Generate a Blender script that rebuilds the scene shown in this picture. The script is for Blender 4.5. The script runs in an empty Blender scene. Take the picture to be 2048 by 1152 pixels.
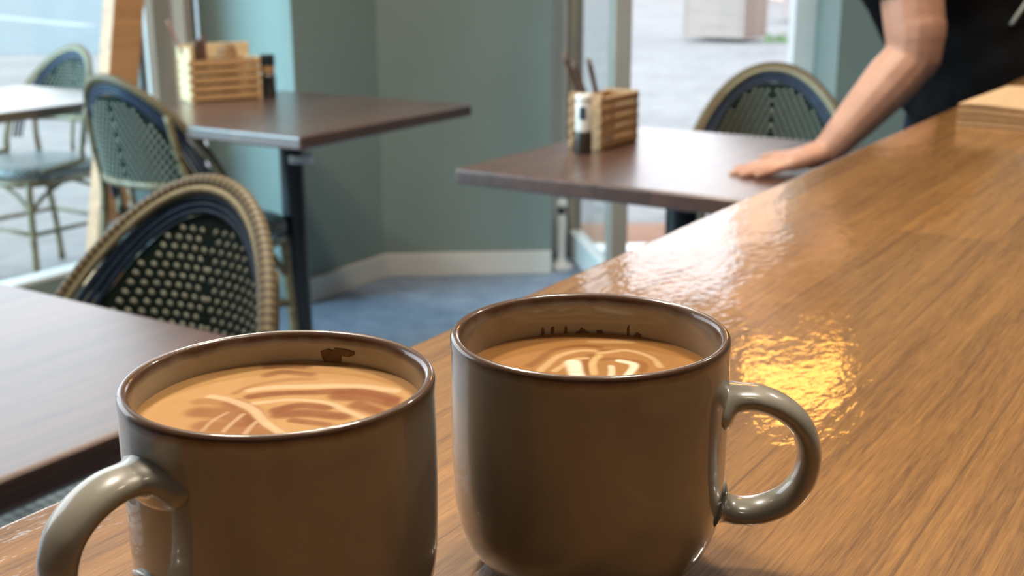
import bpy, bmesh, math, random
from mathutils import Vector, Matrix
random.seed(7)
S = bpy.context.scene
C = S.collection
PI = math.pi
# ------------------------------------------------------------------ camera
F_PX, PITCH, ROLL = 2380.0, 0.2745, -0.004
CAM_Z = 1.14
cam_d = bpy.data.cameras.new('camera')
cam = bpy.data.objects.new('camera', cam_d); C.objects.link(cam)
cam_d.sensor_width = 36.0
cam_d.lens = F_PX / 2048 * 36
cp, sp = math.cos(PITCH), math.sin(PITCH)
fw = Vector((0, cp, -sp)); rt = Vector((1, 0, 0)); up = rt.cross(fw)
r2 = rt * math.cos(ROLL) + up * math.sin(ROLL); u2 = -rt * math.sin(ROLL) + up * math.cos(ROLL)
M = Matrix.Identity(4)
for i in range(3):
    M[i][0], M[i][1], M[i][2] = r2[i], u2[i], -fw[i]
M.translation = (0, 0, CAM_Z)
cam.matrix_world = M
cam_d.clip_start = 0.02; cam_d.clip_end = 300
cam_d.dof.use_dof = True
cam_d.dof.focus_distance = 0.40
cam_d.dof.aperture_fstop = 17.0
S.camera = cam
# ------------------------------------------------------------------ view, sky
S.view_settings.view_transform = 'Standard'
S.view_settings.look = 'None'
S.view_settings.exposure = 0.12
S.view_settings.gamma = 1.0
S.view_settings.use_curve_mapping = False
S.cycles.use_denoising = True
S.cycles.max_bounces = 8
W = bpy.data.worlds.new('sky'); S.world = W; W.use_nodes = True
wn = W.node_tree.nodes; wl = W.node_tree.links
bg = wn['Background']
geo_n = wn.new('ShaderNodeTexCoord'); sx = wn.new('ShaderNodeSeparateXYZ')
ramp = wn.new('ShaderNodeValToRGB')
wl.new(geo_n.outputs['Generated'], sx.inputs[0]); wl.new(sx.outputs['Z'], ramp.inputs[0])
ramp.color_ramp.elements[0].position = 0.0; ramp.color_ramp.elements[0].color = (0.90, 0.86, 0.88, 1)
e_ = ramp.color_ramp.elements.new(0.40); e_.color = (0.95, 0.97, 1.0, 1)
ramp.color_ramp.elements[1].position = 0.6; ramp.color_ramp.elements[1].color = (0.68, 0.86, 1.0, 1)
wl.new(ramp.outputs[0], bg.inputs[0])
bg.inputs[1].default_value = 3.0

# soft low daylight from the bright side of the sky, through the left window
sun_d = bpy.data.lights.new('daylight', 'SUN'); sun_d.energy = 8.5; sun_d.angle = math.radians(40); sun_d.color = (0.45, 0.80, 1.0)
sun = bpy.data.objects.new('daylight', sun_d); C.objects.link(sun); sun.location = (-6, 1, 5)
sun.rotation_mode = 'QUATERNION'; sun.rotation_quaternion = Vector((0.94, 0.344, -0.30)).to_track_quat('-Z', 'Y')

# ------------------------------------------------------------------ frame of the room
U = Vector((0.5446, 0.8387, 0)); V = Vector((-0.8387, 0.5446, 0)); Z = Vector((0, 0, 1))
AU = math.atan2(U.y, U.x)                      # 57 degrees, the direction of bar and window wall
K = Vector((-0.466, 4.218, 0)); C1 = Vector((-0.73, 3.812, 0)); E1 = Vector((0.145, 4.258, 0))
C1 = K - U * 0.425
WT = 0.42
G1 = C1 + V * WT
CZ = 0.9293                                    # bar top height
EDGE = Vector((-0.197, 0.417, 0))              # a point of the bar's outer edge

# ------------------------------------------------------------------ helpers
def tag(o, label=None, cat=None, group=None, kind=None):
    if label: o['label'] = label
    if cat: o['category'] = cat
    if group: o['group'] = group
    if kind: o['kind'] = kind
    return o

def thing(name, label, cat, loc=(0, 0, 0), rz=0.0, group=None):
    o = bpy.data.objects.new(name, None); C.objects.link(o)
    o.empty_display_size = 0.05
    o.location = loc; o.rotation_euler = (0, 0, rz)
    return tag(o, label, cat, group)

def copy_tree(o, parent=None):
    c = o.copy(); C.objects.link(c); c.parent = parent
    for ch in list(o.children): copy_tree(ch, c)
    return c

class MB:
    def __init__(s): s.v = []; s.f = []; s.al = []; s.sd = []
    def add(s, vs, fs, al=None, sd=None):
        b = len(s.v); s.v += [Vector(v) for v in vs]; s.f += [tuple(i + b for i in f) for f in fs]
        s.al += al if al else [0.0] * len(vs); s.sd += sd if sd else [0.0] * len(vs)
    def box(s, c, d, rz=0.0, mat=None):
        hx, hy, hz = d[0] / 2, d[1] / 2, d[2] / 2
        R = mat if mat else Matrix.Rotation(rz, 3, 'Z')
        vs = [Vector(c) + R @ Vector((x * hx, y * hy, z * hz)) for x in (-1, 1) for y in (-1, 1) for z in (-1, 1)]
        s.add(vs, [(0, 1, 3, 2), (4, 6, 7, 5), (0, 4, 5, 1), (2, 3, 7, 6), (0, 2, 6, 4), (1, 5, 7, 3)])
    def prism(s, pts, z0, z1):
        n = len(pts)
        vs = [Vector((p[0], p[1], z0)) for p in pts] + [Vector((p[0], p[1], z1)) for p in pts]
        fs = [tuple(reversed(range(n))), tuple(range(n, 2 * n))]
        fs += [(i, (i + 1) % n, n + (i + 1) % n, n + i) for i in range(n)]
        s.add(vs, fs)
    def tube(s, path, r, n=10, closed=False, cap=True, ra=None, rb=None, ref=None):
        # r: radius or list; ra/rb: scale across / along the reference direction
        P = [Vector(p) for p in path]; m = len(P)
        R = r if isinstance(r, (list, tuple)) else [r] * m
        T = []
        for i in range(m):
            a = P[(i - 1) % m] if (closed or i > 0) else P[i]
            b = P[(i + 1) % m] if (closed or i < m - 1) else P[i]
            T.append((b - a).normalized())
        nrm = Vector(ref) if ref is not None else (Vector((0, 0, 1)) if abs(T[0].z) < 0.9 else Vector((1, 0, 0)))
        vs = []; al = []; sd = []; L = 0
        for i in range(m):
            if i: L += (P[i] - P[i - 1]).length
            if ref is not None: nrm = Vector(ref)
            nrm = (nrm - T[i] * nrm.dot(T[i])).normalized(); bn = T[i].cross(nrm)
            for k in range(n):
                a = 2 * PI * k / n
                vs.append(P[i] + (nrm * math.cos(a) * (ra or 1) + bn * math.sin(a) * (rb or 1)) * R[i])
                al.append(L); sd.append(math.cos(a))
        fs = []
        for i in range(m if closed else m - 1):
            j = (i + 1) % m
            for k in range(n):
                fs.append((i * n + k, i * n + (k + 1) % n, j * n + (k + 1) % n, j * n + k))
        if cap and not closed:
            fs.append(tuple(reversed(range(n)))); fs.append(tuple((m - 1) * n + k for k in range(n)))
        s.add(vs, fs, al, sd)
    def lathe(s, prof, n=48, c=(0, 0, 0), capb=True, capt=False):
        vs = []; m = len(prof)
        for r, z in prof:
            for k in range(n):
                a = 2 * PI * k / n; vs.append((c[0] + r * math.cos(a), c[1] + r * math.sin(a), c[2] + z))
        fs = [(i * n + k, i * n + (k + 1) % n, (i + 1) * n + (k + 1) % n, (i + 1) * n + k) for i in range(m - 1) for k in range(n)]
        if capb: fs.append(tuple(reversed(range(n))))
        if capt: fs.append(tuple((m - 1) * n + k for k in range(n)))
        s.add(vs, fs)
    def ball(s, c, r, n=12, m=8, sc=(1, 1, 1), mat=None):
        vs = []; R = mat or Matrix.Identity(3)
        for i in range(1, m):
            t = PI * i / m
            for k in range(n):
                a = 2 * PI * k / n
                vs.append(Vector(c) + R @ Vector((r * sc[0] * math.sin(t) * math.cos(a), r * sc[1] * math.sin(t) * math.sin(a), r * sc[2] * math.cos(t))))
        vs.append(Vector(c) + R @ Vector((0, 0, r * sc[2]))); vs.append(Vector(c) - R @ Vector((0, 0, r * sc[2])))
        t, b = len(vs) - 2, len(vs) - 1
        fs = [(i * n + k, (i + 1) * n + k, (i + 1) * n + (k + 1) % n, i * n + (k + 1) % n) for i in range(m - 2) for k in range(n)]
        fs += [(t, k, (k + 1) % n) for k in range(n)] + [((m - 2) * n + k, b, (m - 2) * n + (k + 1) % n) for k in range(n)]
        s.add(vs, fs)
    def cone(s, p0, r0, p1, r1, n=14, round0=True, round1=True):
        p0, p1 = Vector(p0), Vector(p1); d = (p1 - p0).normalized(); path = []; rr = []
        h = 5
        if round0:
            for i in range(h):
                a = PI / 2 * (i + 0.25) / h; path.append(p0 - d * r0 * math.cos(a)); rr.append(r0 * math.sin(a))
        path.append(p0); rr.append(r0); path.append(p1); rr.append(r1)
        if round1:
            for i in reversed(range(h)):
                a = PI / 2 * (i + 0.25) / h; path.append(p1 + d * r1 * math.cos(a)); rr.append(r1 * math.sin(a))
        s.tube(path, rr, n=n)
    def build(s, name, mat, parent=None, smooth=False, bevel=0, sub=0, auto=None, attr=False, loc=None, rz=None):
        me = bpy.data.meshes.new(name); me.from_pydata([tuple(v) for v in s.v], [], s.f)
        bm = bmesh.new(); bm.from_mesh(me); bmesh.ops.recalc_face_normals(bm, faces=bm.faces); bm.to_mesh(me); bm.free()
        if attr:
            a = me.attributes.new('along', 'FLOAT', 'POINT'); a.data.foreach_set('value', s.al)
            a = me.attributes.new('side', 'FLOAT', 'POINT'); a.data.foreach_set('value', s.sd)
        if smooth:
            me.polygons.foreach_set('use_smooth', [True] * len(me.polygons))
            if auto: me.set_sharp_from_angle(angle=math.radians(auto))
        me.materials.append(mat)
        o = bpy.data.objects.new(name, me); C.objects.link(o); o.parent = parent
        if loc is not None: o.location = loc
        if rz is not None: o.rotation_euler = (0, 0, rz)
        if bevel:
            b = o.modifiers.new('bevel', 'BEVEL'); b.width = bevel; b.segments = 3; b.limit_method = 'ANGLE'
        if sub:
            b = o.modifiers.new('sub', 'SUBSURF'); b.levels = sub; b.render_levels = sub
        return o

def catmull(pts, k=8, closed=False):
    P = [Vector(p) for p in pts]; n = len(P); out = []
    rng = n if closed else n - 1
    for i in range(rng):
        p0 = P[(i - 1) % n] if (closed or i > 0) else P[0] * 2 - P[1]
        p1 = P[i]; p2 = P[(i + 1) % n]
        p3 = P[(i + 2) % n] if (closed or i < n - 2) else P[-1] * 2 - P[-2]
        for j in range(k):
            t = j / k
            out.append(0.5 * ((2 * p1) + (p2 - p0) * t + (2 * p0 - 5 * p1 + 4 * p2 - p3) * t * t + (3 * p1 - p0 - 3 * p2 + p3) * t ** 3))
    if not closed: out.append(P[-1])
    return out

# ------------------------------------------------------------------ materials
class NT:
    def __init__(s, name):
        s.m = bpy.data.materials.new(name); s.m.use_nodes = True
        s.t = s.m.node_tree; s.b = s.t.nodes['Principled BSDF']
    def n(s, typ, **kw):
        o = s.t.nodes.new('ShaderNode' + typ)
        for k, v in kw.items():
            if k[0] == '_': setattr(o, k[1:], v)
            else:
                key = int(k[1:]) if k[0] == 'i' and k[1:].isdigit() else k.replace('_', ' ')
                if hasattr(v, 'outputs'): s.t.links.new(v.outputs[0], o.inputs[key])
                elif isinstance(v, bpy.types.NodeSocket): s.t.links.new(v, o.inputs[key])
                else: o.inputs[key].default_value = v
        return o
    def set(s, **kw):
        for k, v in kw.items():
            key = k.replace('_', ' ')
            if hasattr(v, 'outputs'): s.t.links.new(v.outputs[0], s.b.inputs[key])
            elif isinstance(v, bpy.types.NodeSocket): s.t.links.new(v, s.b.inputs[key])
            else: s.b.inputs[key].default_value = v if not (isinstance(v, tuple) and len(v) == 3) else (*v, 1)
        return s
    def ramp(s, fac, stops):
        r = s.n('ValToRGB'); cr = r.color_ramp
        while len(cr.elements) < len(stops): cr.elements.new(0.5)
        for e, (p, c) in zip(cr.elements, stops): e.position = p; e.color = (*c, 1)
        s.t.links.new(fac.outputs[0] if hasattr(fac, 'outputs') else fac, r.inputs[0]); return r
    def mapping(s, scale=(1, 1, 1), rot=(0, 0, 0), coord='Object'):
        tc = s.n('TexCoord'); mp = s.n('Mapping'); s.t.links.new(tc.outputs[coord], mp.inputs[0])
        mp.inputs['Scale'].default_value = scale; mp.inputs['Rotation'].default_value = rot
        return mp
    def noise(s, vec, scale, detail=3, rough=0.5, dist=0):
        return s.n('TexNoise', Vector=vec, Scale=scale, Detail=detail, Roughness=rough, Distortion=dist)
    def bump(s, h, strength=0.3, dist=0.001, normal=None):
        b = s.n('Bump', Strength=strength, Distance=dist); s.t.links.new(h.outputs[0] if hasattr(h, 'outputs') else h, b.inputs['Height'])
        if normal: s.t.links.new(normal.outputs[0], b.inputs['Normal'])
        return b
    def mix(s, fac, a, b, mode='MIX'):
        o = s.n('MixRGB', _blend_type=mode)
        for key, v in ((0, fac), (1, a), (2, b)):
            if hasattr(v, 'outputs'): s.t.links.new(v.outputs[0], o.inputs[key])
            elif isinstance(v, bpy.types.NodeSocket): s.t.links.new(v, o.inputs[key])
            else: o.inputs[key].default_value = (*v, 1) if isinstance(v, tuple) else v
        return o
    def math(s, op, a, b=0.0, c=None):
        o = s.n('Math', _operation=op)
        for key, v in ((0, a), (1, b), (2, c)):
            if v is None: continue
            if hasattr(v, 'outputs'): s.t.links.new(v.outputs[0], o.inputs[key])
            elif isinstance(v, bpy.types.NodeSocket): s.t.links.new(v, o.inputs[key])
            else: o.inputs[key].default_value = v
        return o

def simple(name, col, rough=0.5, var=0.12, vscale=20, bump=0.0, bscale=200, metal=0.0, coat=0.0, **kw):
    n = NT(name); mp = n.mapping()
    ns = n.noise(mp, vscale, 3)
    c = n.ramp(ns, [(0.3, tuple(x * (1 - var) for x in col)), (0.7, tuple(min(1, x * (1 + var)) for x in col))])
    n.set(Base_Color=c, Roughness=rough, Metallic=metal, Coat_Weight=coat, **kw)
    if bump: n.set(Normal=n.bump(n.noise(mp, bscale, 2), bump, 0.001))
    return n.m

def emissive(name, col, strength):
    n = NT(name); n.set(Base_Color=col, Emission_Color=col, Emission_Strength=strength); return n.m

def wood(name, dark, light, along=(1, 0, 0), plank=0.09, rough=0.35, coat=0.0, lump=0.0, planks=True, gs=1.0, coat_rough=0.04):
    # object space, grain runs along local X
    n = NT(name); mp = n.mapping()
    st = n.mapping(scale=(7.0 * gs, 230 * gs, 230 * gs))
    n1 = n.noise(st, 1.0, 6, 0.68, 0.8)
    st2 = n.mapping(scale=(45 * gs, 1000 * gs, 1000 * gs))
    n2 = n.noise(st2, 1.0, 3, 0.7, 0.2)
    n3 = n.noise(n.mapping(scale=(1.6, 30, 30)), 1.0, 4, 0.55, 1.0)
    f = n.math('ADD', n.math('MULTIPLY', n1, 0.36), n.math('ADD', n.math('MULTIPLY', n2, 0.36), n.math('MULTIPLY', n3, 0.28)))
    mid = tuple((a + b) / 2 for a, b in zip(dark, light))
    c = n.ramp(f, [(0.39, dark), (0.5, mid), (0.61, light)])
    if planks:
        sep = n.n('SeparateXYZ', Vector=mp)
        row = n.math('FLOOR', n.math('DIVIDE', sep.outputs[1], plank))
        xo = n.math('FLOOR', n.math('ADD', n.math('DIVIDE', sep.outputs[0], 0.62), n.math('MULTIPLY', row, 0.37)))
        wn_ = n.n('TexWhiteNoise', _noise_dimensions='2D')
        cb = n.n('CombineXYZ'); n.t.links.new(row.outputs[0], cb.inputs[0]); n.t.links.new(xo.outputs[0], cb.inputs[1])
        n.t.links.new(cb.outputs[0], wn_.inputs['Vector'])
        tone = n.ramp(wn_.outputs['Value'], [(0.0, (0.78, 0.76, 0.74)), (1.0, (1.15, 1.12, 1.08))])
        c = n.mix(1.0, c, tone, 'MULTIPLY')
        fr = n.math('FRACT', n.math('DIVIDE', sep.outputs[1], plank))
        ln = n.math('GREATER_THAN', n.math('ABSOLUTE', n.math('SUBTRACT', fr, 0.5)), 0.492)
        c = n.mix(n.math('MULTIPLY', ln, 0.45), c, tuple(x * 0.4 for x in dark))
    n.set(Base_Color=c, Roughness=rough, Coat_Weight=coat, Coat_Roughness=coat_rough)
    n.set(Normal=n.bump(n2, 0.12, 0.0003))
    if lump:
        l1 = n.noise(n.mapping(scale=(1, 1.7, 1)), 95, 2.5, 0.5, 0.4)
        l2 = n.noise(n.mapping(scale=(1, 1.5, 1)), 24, 2, 0.5)
        l3 = n.noise(n.mapping(scale=(0.6, 1.6, 1)), 330, 2, 0.5)
        h = n.math('ADD', n.math('ADD', l1, n.math('MULTIPLY', l2, 2.0)), n.math('MULTIPLY', l3, 0.16))
        n.set(Coat_IOR=1.50)
        n.set(Coat_Normal=n.bump(h, 1.0, lump))
    return n.m

M_OAK = wood('varnished_oak', (0.135, 0.055, 0.010), (0.40, 0.190, 0.048), plank=0.075, rough=0.45, coat=1.0, lump=0.00021, coat_rough=0.04)
M_TABLE = wood('dark_walnut', (0.045, 0.020, 0.015), (0.135, 0.066, 0.048), plank=0.11, rough=0.45, coat=1.0, coat_rough=0.27)
M_WALL = simple('sage_wall_paint', (0.185, 0.235, 0.215), 0.62, 0.03, 4, 0.05, 260)
M_SKIRT = simple('white_painted_skirting', (0.60, 0.57, 0.52), 0.45, 0.03, 8)
M_WHITE = simple('white_painted_frame', (0.66, 0.67, 0.66), 0.4, 0.04, 9)
M_GREYFR = simple('taupe_door_paint', (0.30, 0.27, 0.23), 0.45, 0.05, 9)
M_DARKFR = simple('dark_window_gasket', (0.05, 0.06, 0.055), 0.5, 0.05, 9)
M_CEIL = simple('ceiling_paint', (0.62, 0.60, 0.56), 0.8, 0.02, 4)
M_BLACK = simple('black_cast_iron', (0.012, 0.015, 0.018), 0.42, 0.2, 60)
M_PINE = wood('window_lit_pine', (0.56, 0.38, 0.20), (0.80, 0.62, 0.38), planks=False, rough=0.5, gs=1.3)  # pine tone lightened to include window light falling on the caddy panels
M_CADDY = wood('caddy_wood', (0.30, 0.155, 0.06), (0.54, 0.33, 0.16), planks=False, rough=0.5, gs=2.5)
M_POST = wood('honey_wood', (0.30, 0.13, 0.05), (0.60, 0.31, 0.13), planks=False, rough=0.45)
M_TERRA = simple('terracotta', (0.28, 0.13, 0.075), 0.8, 0.15, 30, 0.2)
M_STEEL = simple('steel', (0.6, 0.6, 0.58), 0.25, 0.05, 30, metal=1.0)

def floor_mat():
    n = NT('blue_grey_floor'); mp = n.mapping()
    a = n.noise(mp, 14, 4, 0.6); b = n.noise(mp, 160, 2, 0.6)
    f = n.math('ADD', n.math('MULTIPLY', a, 0.6), n.math('MULTIPLY', b, 0.4))
    c = n.ramp(f, [(0.35, (0.17, 0.215, 0.30)), (0.65, (0.29, 0.35, 0.45))])
    n.set(Base_Color=c, Roughness=0.5, Normal=n.bump(b, 0.15, 0.001)); return n.m
M_FLOOR = floor_mat()

def paving_mat():
    n = NT('pale_paving'); mp = n.mapping()
    a = n.noise(mp, 0.9, 5, 0.65); b = n.noise(mp, 7, 4, 0.7)
    f = n.math('ADD', n.math('MULTIPLY', a, 0.55), n.math('MULTIPLY', b, 0.45))
    c = n.ramp(f, [(0.36, (0.175, 0.150, 0.145)), (0.5, (0.22, 0.195, 0.188)), (0.64, (0.27, 0.235, 0.22))])
    br = n.n('TexBrick', Vector=n.mapping(rot=(0, 0, 0.35)), Scale=1.0, Mortar_Size=0.012, Brick_Width=0.6, Row_Height=0.4)
    br.inputs['Color1'].default_value = (1, 1, 1, 1); br.inputs['Color2'].default_value = (0.93, 0.93, 0.95, 1); br.inputs['Mortar'].default_value = (0.80, 0.79, 0.80, 1)
    n.set(Base_Color=n.mix(1.0, c, br, 'MULTIPLY'), Roughness=0.75); return n.m
M_PAVE = paving_mat()
M_ROADW = simple('white_road_paint', (0.33, 0.33, 0.34), 0.7, 0.08, 12)
M_ROAD = simple('blue_grey_asphalt', (0.15, 0.175, 0.19), 0.8, 0.10, 2.0)

def glass_mat():
    n = NT('window_glass'); t = n.t
    tr = t.nodes.new('ShaderNodeBsdfTransparent'); tr.inputs[0].default_value = (0.93, 0.97, 0.97, 1)
    gl = t.nodes.new('ShaderNodeBsdfGlossy'); gl.inputs['Roughness'].default_value = 0.02
    lw = t.nodes.new('ShaderNodeLayerWeight'); fr = n.math('MULTIPLY_ADD', n.math('POWER', lw.outputs['Facing'], 5.0), 0.6, 0.03)
    mx = t.nodes.new('ShaderNodeMixShader')
    t.links.new(fr.outputs[0], mx.inputs[0]); t.links.new(tr.outputs[0], mx.inputs[1]); t.links.new(gl.outputs[0], mx.inputs[2])
    t.links.new(mx.outputs[0], t.nodes['Material Output'].inputs['Surface']); return n.m
M_GLASS = glass_mat()

# ------------------------------------------------------------------ setting
def slab(name, p, q, z0, z1, th, mat, off=0.0, side=1, parent=None, bevel=0):
    """upright slab from p to q (on the room face), th thick to the left of p->q (side=1) """
    p, q = Vector((p[0], p[1], 0)), Vector((q[0], q[1], 0)); d = (q - p).normalized(); nrm = Vector((-d.y, d.x, 0)) * side
    a = p + nrm * off; b = q + nrm * off
    mb = MB(); mb.prism([a, b, b + nrm * th, a + nrm * th], z0, z1)
    o = mb.build(name, mat, parent, bevel=bevel)
    return o
def struct(o): o['kind'] = 'structure'; return o

mb = MB()
FLOOR_POLY = [(-6.6, -4.4), (4.4, -4.4), (4.4, 4.62), (0.10, 4.62), (-0.10, 4.30), K + V * 0.05, C1 + V * 0.37, G1 - U * 9.8]
mb.prism([(p[0], p[1]) for p in FLOOR_POLY], -0.02, 0.0)
struct(mb.build('floor', M_FLOOR))
H = 2.7
struct(slab('wall_back', C1, K, 0, H, WT, M_WALL))
struct(slab('wall_diagonal', K, E1, 0, H, 0.36, M_WALL))
R1 = Vector((1.15, 4.25, 0)); R2 = Vector((4.3, 4.45, 0))
struct(slab('wall_right', R1, R2, 0, H, 0.36, M_WALL))
mb = MB(); mb.prism([(0.10, 4.262), (1.20, 4.262), (1.20, 4.62), (0.10, 4.62)], 2.12, H); struct(mb.build('wall_over_door', M_WALL))
mb = MB(); mb.prism([(4.3, -4.3), (4.4, -4.3), (4.4, 4.8), (4.3, 4.8)], 0, H); struct(mb.build('wall_kitchen', M_WALL))
mb = MB(); mb.prism([(-6.5, -4.4), (4.4, -4.4), (4.4, -4.3), (-6.5, -4.3)], 0, H); struct(mb.build('wall_rear', M_WALL))
mb = MB(); mb.prism([(-6.6, -4.4), (4.4, -4.4), (4.4, 4.75), (0.10, 4.75), (-0.5, 4.7), K + V * 0.45, C1 + V * 0.52, (G1 + V * .13 - U * 9.9)], H, H + 0.1); struct(mb.build('ceiling', M_CEIL))
# window wall, left: sill wall, glazing, frames
WL0 = G1 - U * 0.24; WL1 = G1 - U * 3.2; WL2 = G1 - U * 10.2
struct(slab('wall_left', G1 - U * 0.23, WL1, 0, 0.18, 0.07, M_WALL, side=-1))
struct(slab('wall_left_solid', WL1, WL2, 0, H, 0.12, M_WALL, side=-1))
struct(slab('wall_left_head', G1, WL1, 2.35, H, 0.12, M_WALL, side=-1))
win = bpy.data.objects.new('window_1', None); C.objects.link(win); win['kind'] = 'structure'
slab('glass_pane', G1 - U * 0.25, G1 - U * 1.7, 0.20, 2.33, 0.008, M_GLASS, off=0.03, side=-1, parent=win)
slab('glass_pane', G1 - U * 1.76, G1 - U * 3.15, 0.20, 2.33, 0.008, M_GLASS, off=0.03, side=-1, parent=win)
slab('window_sill', G1 - U * 0.25, G1 - U * 3.2, 0.18, 0.192, 0.075, M_WHITE, off=-0.004, side=-1, parent=win)
slab('mullion', G1 - U * 1.70, G1 - U * 1.76, 0.205, 2.33, 0.07, M_WHITE, off=0.02, side=-1, parent=win)
slab('window_frame', G1 - U * 3.15, G1 - U * 3.2, 0.205, 2.35, 0.07, M_WHITE, off=0.02, side=-1, parent=win)
slab('window_frame', G1 - U * 0.25, G1 - U * 3.15, 2.33, 2.36, 0.07, M_WHITE, off=0.02, side=-1, parent=win)
for a, b, mat, off, nm in ((0.0, 0.028, M_DARKFR, 0.012, 'gasket'), (0.028, 0.06, M_GREYFR, 0.0, 'casing'), (0.06, 0.105, M_WHITE, 0.0, 'casing'),
                           (0.105, 0.20, M_GREYFR, 0.012, 'casing'), (0.20, 0.232, M_WHITE, -0.01, 'casing'), (0.232, 0.25, M_DARKFR, 0.012, 'gasket')):
    slab(nm, G1 - U * a, G1 - U * b, 0.0, 2.35, 0.09, mat, off=off, side=-1, parent=win)
# skirting
def skirt(name, p, q): struct(slab(name, p, q, 0, 0.086, 0.018, M_SKIRT, off=0.0, side=-1, bevel=0.004))
skirt('baseboard_back', C1, K - U * 0.004 ); skirt('baseboard_diagonal', K, E1); skirt('baseboard_right', R1, R2)
# doorway
dw = bpy.data.objects.new('door_1', None); C.objects.link(dw); dw['kind'] = 'structure'
def fr(nm, x0, x1, y0, y1, z0, z1, mat):
    m = MB(); m.box(((x0 + x1) / 2, (y0 + y1) / 2, (z0 + z1) / 2), (x1 - x0, y1 - y0, z1 - z0)); return m.build(nm, mat, dw, bevel=0.003)
fr('door_frame', 0.147, 0.215, 4.50, 4.62, 0.02, 2.12, M_WHITE)
fr('door_frame', 1.055, 1.148, 4.52, 4.62, 0.02, 2.12, M_WHITE)
fr('door_frame', 0.217, 1.053, 4.52, 4.62, 2.05, 2.118, M_WHITE)
fr('threshold', 0.147, 1.148, 4.50, 4.64, 0.0, 0.018, M_STEEL)
# open glazed leaf, hinged at the left jamb and swung into the room
leaf = thing('glass_door', 'open glazed door with taupe frame swung inward beside the green wall', 'door', (0.232, 4.50, 0.0), 0)
ld = Vector((0.112, -0.70, 0)).normalized(); LA = math.atan2(ld.y, ld.x); leaf.rotation_euler = (0, 0, LA)
m = MB(); m.box((0.03, 0, 1.02), (0.055, 0.05, 2.0)); m.build('hinge_stile', M_GREYFR, leaf, bevel=0.004)
m = MB(); m.box((0.70, 0, 1.02), (0.075, 0.058, 2.0)); m.build('closing_stile', M_GREYFR, leaf, bevel=0.006)
m = MB(); m.box((0.36, 0, 0.07), (0.605, 0.045, 0.10)); m.build('bottom_rail', M_WHITE, leaf, bevel=0.003)
m = MB(); m.box((0.36, 0, 1.975), (0.605, 0.045, 0.09)); m.build('top_rail', M_GREYFR, leaf, bevel=0.003)
m = MB(); m.box((0.36, 0, 1.025), (0.605, 0.008, 1.81)); m.build('glass_pane', M_GLASS, leaf)
m = MB(); m.tube([(0.70, -0.03, 1.12), (0.70, -0.065, 1.12), (0.60, -0.065, 1.12)], 0.009, 8); m.tube([(0.70, 0.03, 1.12), (0.70, 0.065, 1.12), (0.60, 0.065, 1.12)], 0.009, 8)
m.build('door_handle', M_STEEL, leaf, smooth=True)

# ------------------------------------------------------------------ outside
GZ = -0.02
def outside():
    m = MB(); m.prism([(-90, -40), (90, -40), (90, 120), (-90, 120)], GZ - 0.06, GZ - 0.03)
    struct(m.build('ground', M_PAVE))
    # road with kerb line on the left
    m = MB(); m.prism([(-60, 9), (-3.2, 15.2), (3.2, 60), (-60, 60)], GZ - 0.03, GZ - 0.024)
    struct(m.build('road', M_ROAD))
    a, b = Vector((-14.2, 28.6, 0)), Vector((-7.2, 20.9, 0)); d = (b - a).normalized(); nn = Vector((-d.y, d.x, 0)) * 0.16
    m = MB(); m.prism([a - nn, b - nn, b + nn, a + nn], GZ - 0.024, GZ - 0.018)
    tag(m.build('road_marking', M_ROADW), 'white painted line crossing the grey road outside the left window', 'road marking')
outside()
def planter(loc, rz, w, d, h, mat, label, name='planter'):
    t = thing(name, label, 'planter', loc, rz)
    m = MB()
    for sx_ in (-1, 1):
        m.box((sx_ * (w / 2 - 0.03), 0, h / 2 + 0.03), (0.06, d, h - 0.06))
    for sy in (-1, 1):
        m.box((0, sy * (d / 2 - 0.03), h / 2 + 0.03), (w - 0.12, 0.06, h - 0.06))
    m.box((0, 0, 0.08), (w - 0.12, d - 0.12, 0.05))
    m.build('box', mat, t, bevel=0.01)
    m = MB()
    for sx_ in (-1, 1): m.box((sx_ * w / 2, 0, h), (0.14, d + 0.14, 0.05))
    for sy in (-1, 1): m.box((0, sy * d / 2, h + 0.001), (w - 0.14, 0.14, 0.05))
    m.build('rim', mat, t, bevel=0.01)
    m = MB(); m.box((0, 0, h - 0.10), (w - 0.12, d - 0.12, 0.06)); m.build('soil', M_SOIL, t)
    m = MB(); rnd = random.Random(3)
    for i in range(140):
        a = rnd.random() * 2 * PI; r = rnd.random() ** .5 * min(w, d) * .36; bx, by = r * math.cos(a), r * math.sin(a)
        l = 0.25 + rnd.random() * 0.45; lean = rnd.random() * .5; da = rnd.random() * 2 * PI
        p = [(bx, by, h - .08), (bx + math.cos(da) * lean * l * .4, by + math.sin(da) * lean * l * .4, h - .08 + l * .6), (bx + math.cos(da) * lean * l, by + math.sin(da) * lean * l, h - .08 + l)]
        m.tube(p, [0.012, 0.02, 0.003], 5, ra=1.6, rb=.3)
    m.build('foliage', M_LEAF, t, smooth=True)
    return t
M_SOIL = simple('soil', (0.05, 0.03, 0.02), 0.9, 0.3, 40)
M_LEAF = simple('leaf_green', (0.12, 0.24, 0.06), 0.6, 0.3, 10)
M_CRATE = wood('weathered_timber', (0.20, 0.14, 0.12), (0.32, 0.23, 0.19), plank=0.16, rough=0.7)
M_CRATE2 = simple('pink_render', (0.25, 0.17, 0.15), 0.8, 0.1, 6)
planter((2.98, 16.95, GZ - 0.03), -0.6, 0.92, 0.78, 0.95, M_CRATE, 'large square timber planter on the pale paving seen through the doorway')
planter((5.35, 21.4, GZ - 0.03), 0.2, 0.9, 0.9, 0.8, M_CRATE2, 'pinkish planter further back at the right of the doorway view')
m = MB(); rnd = random.Random(5)
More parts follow.
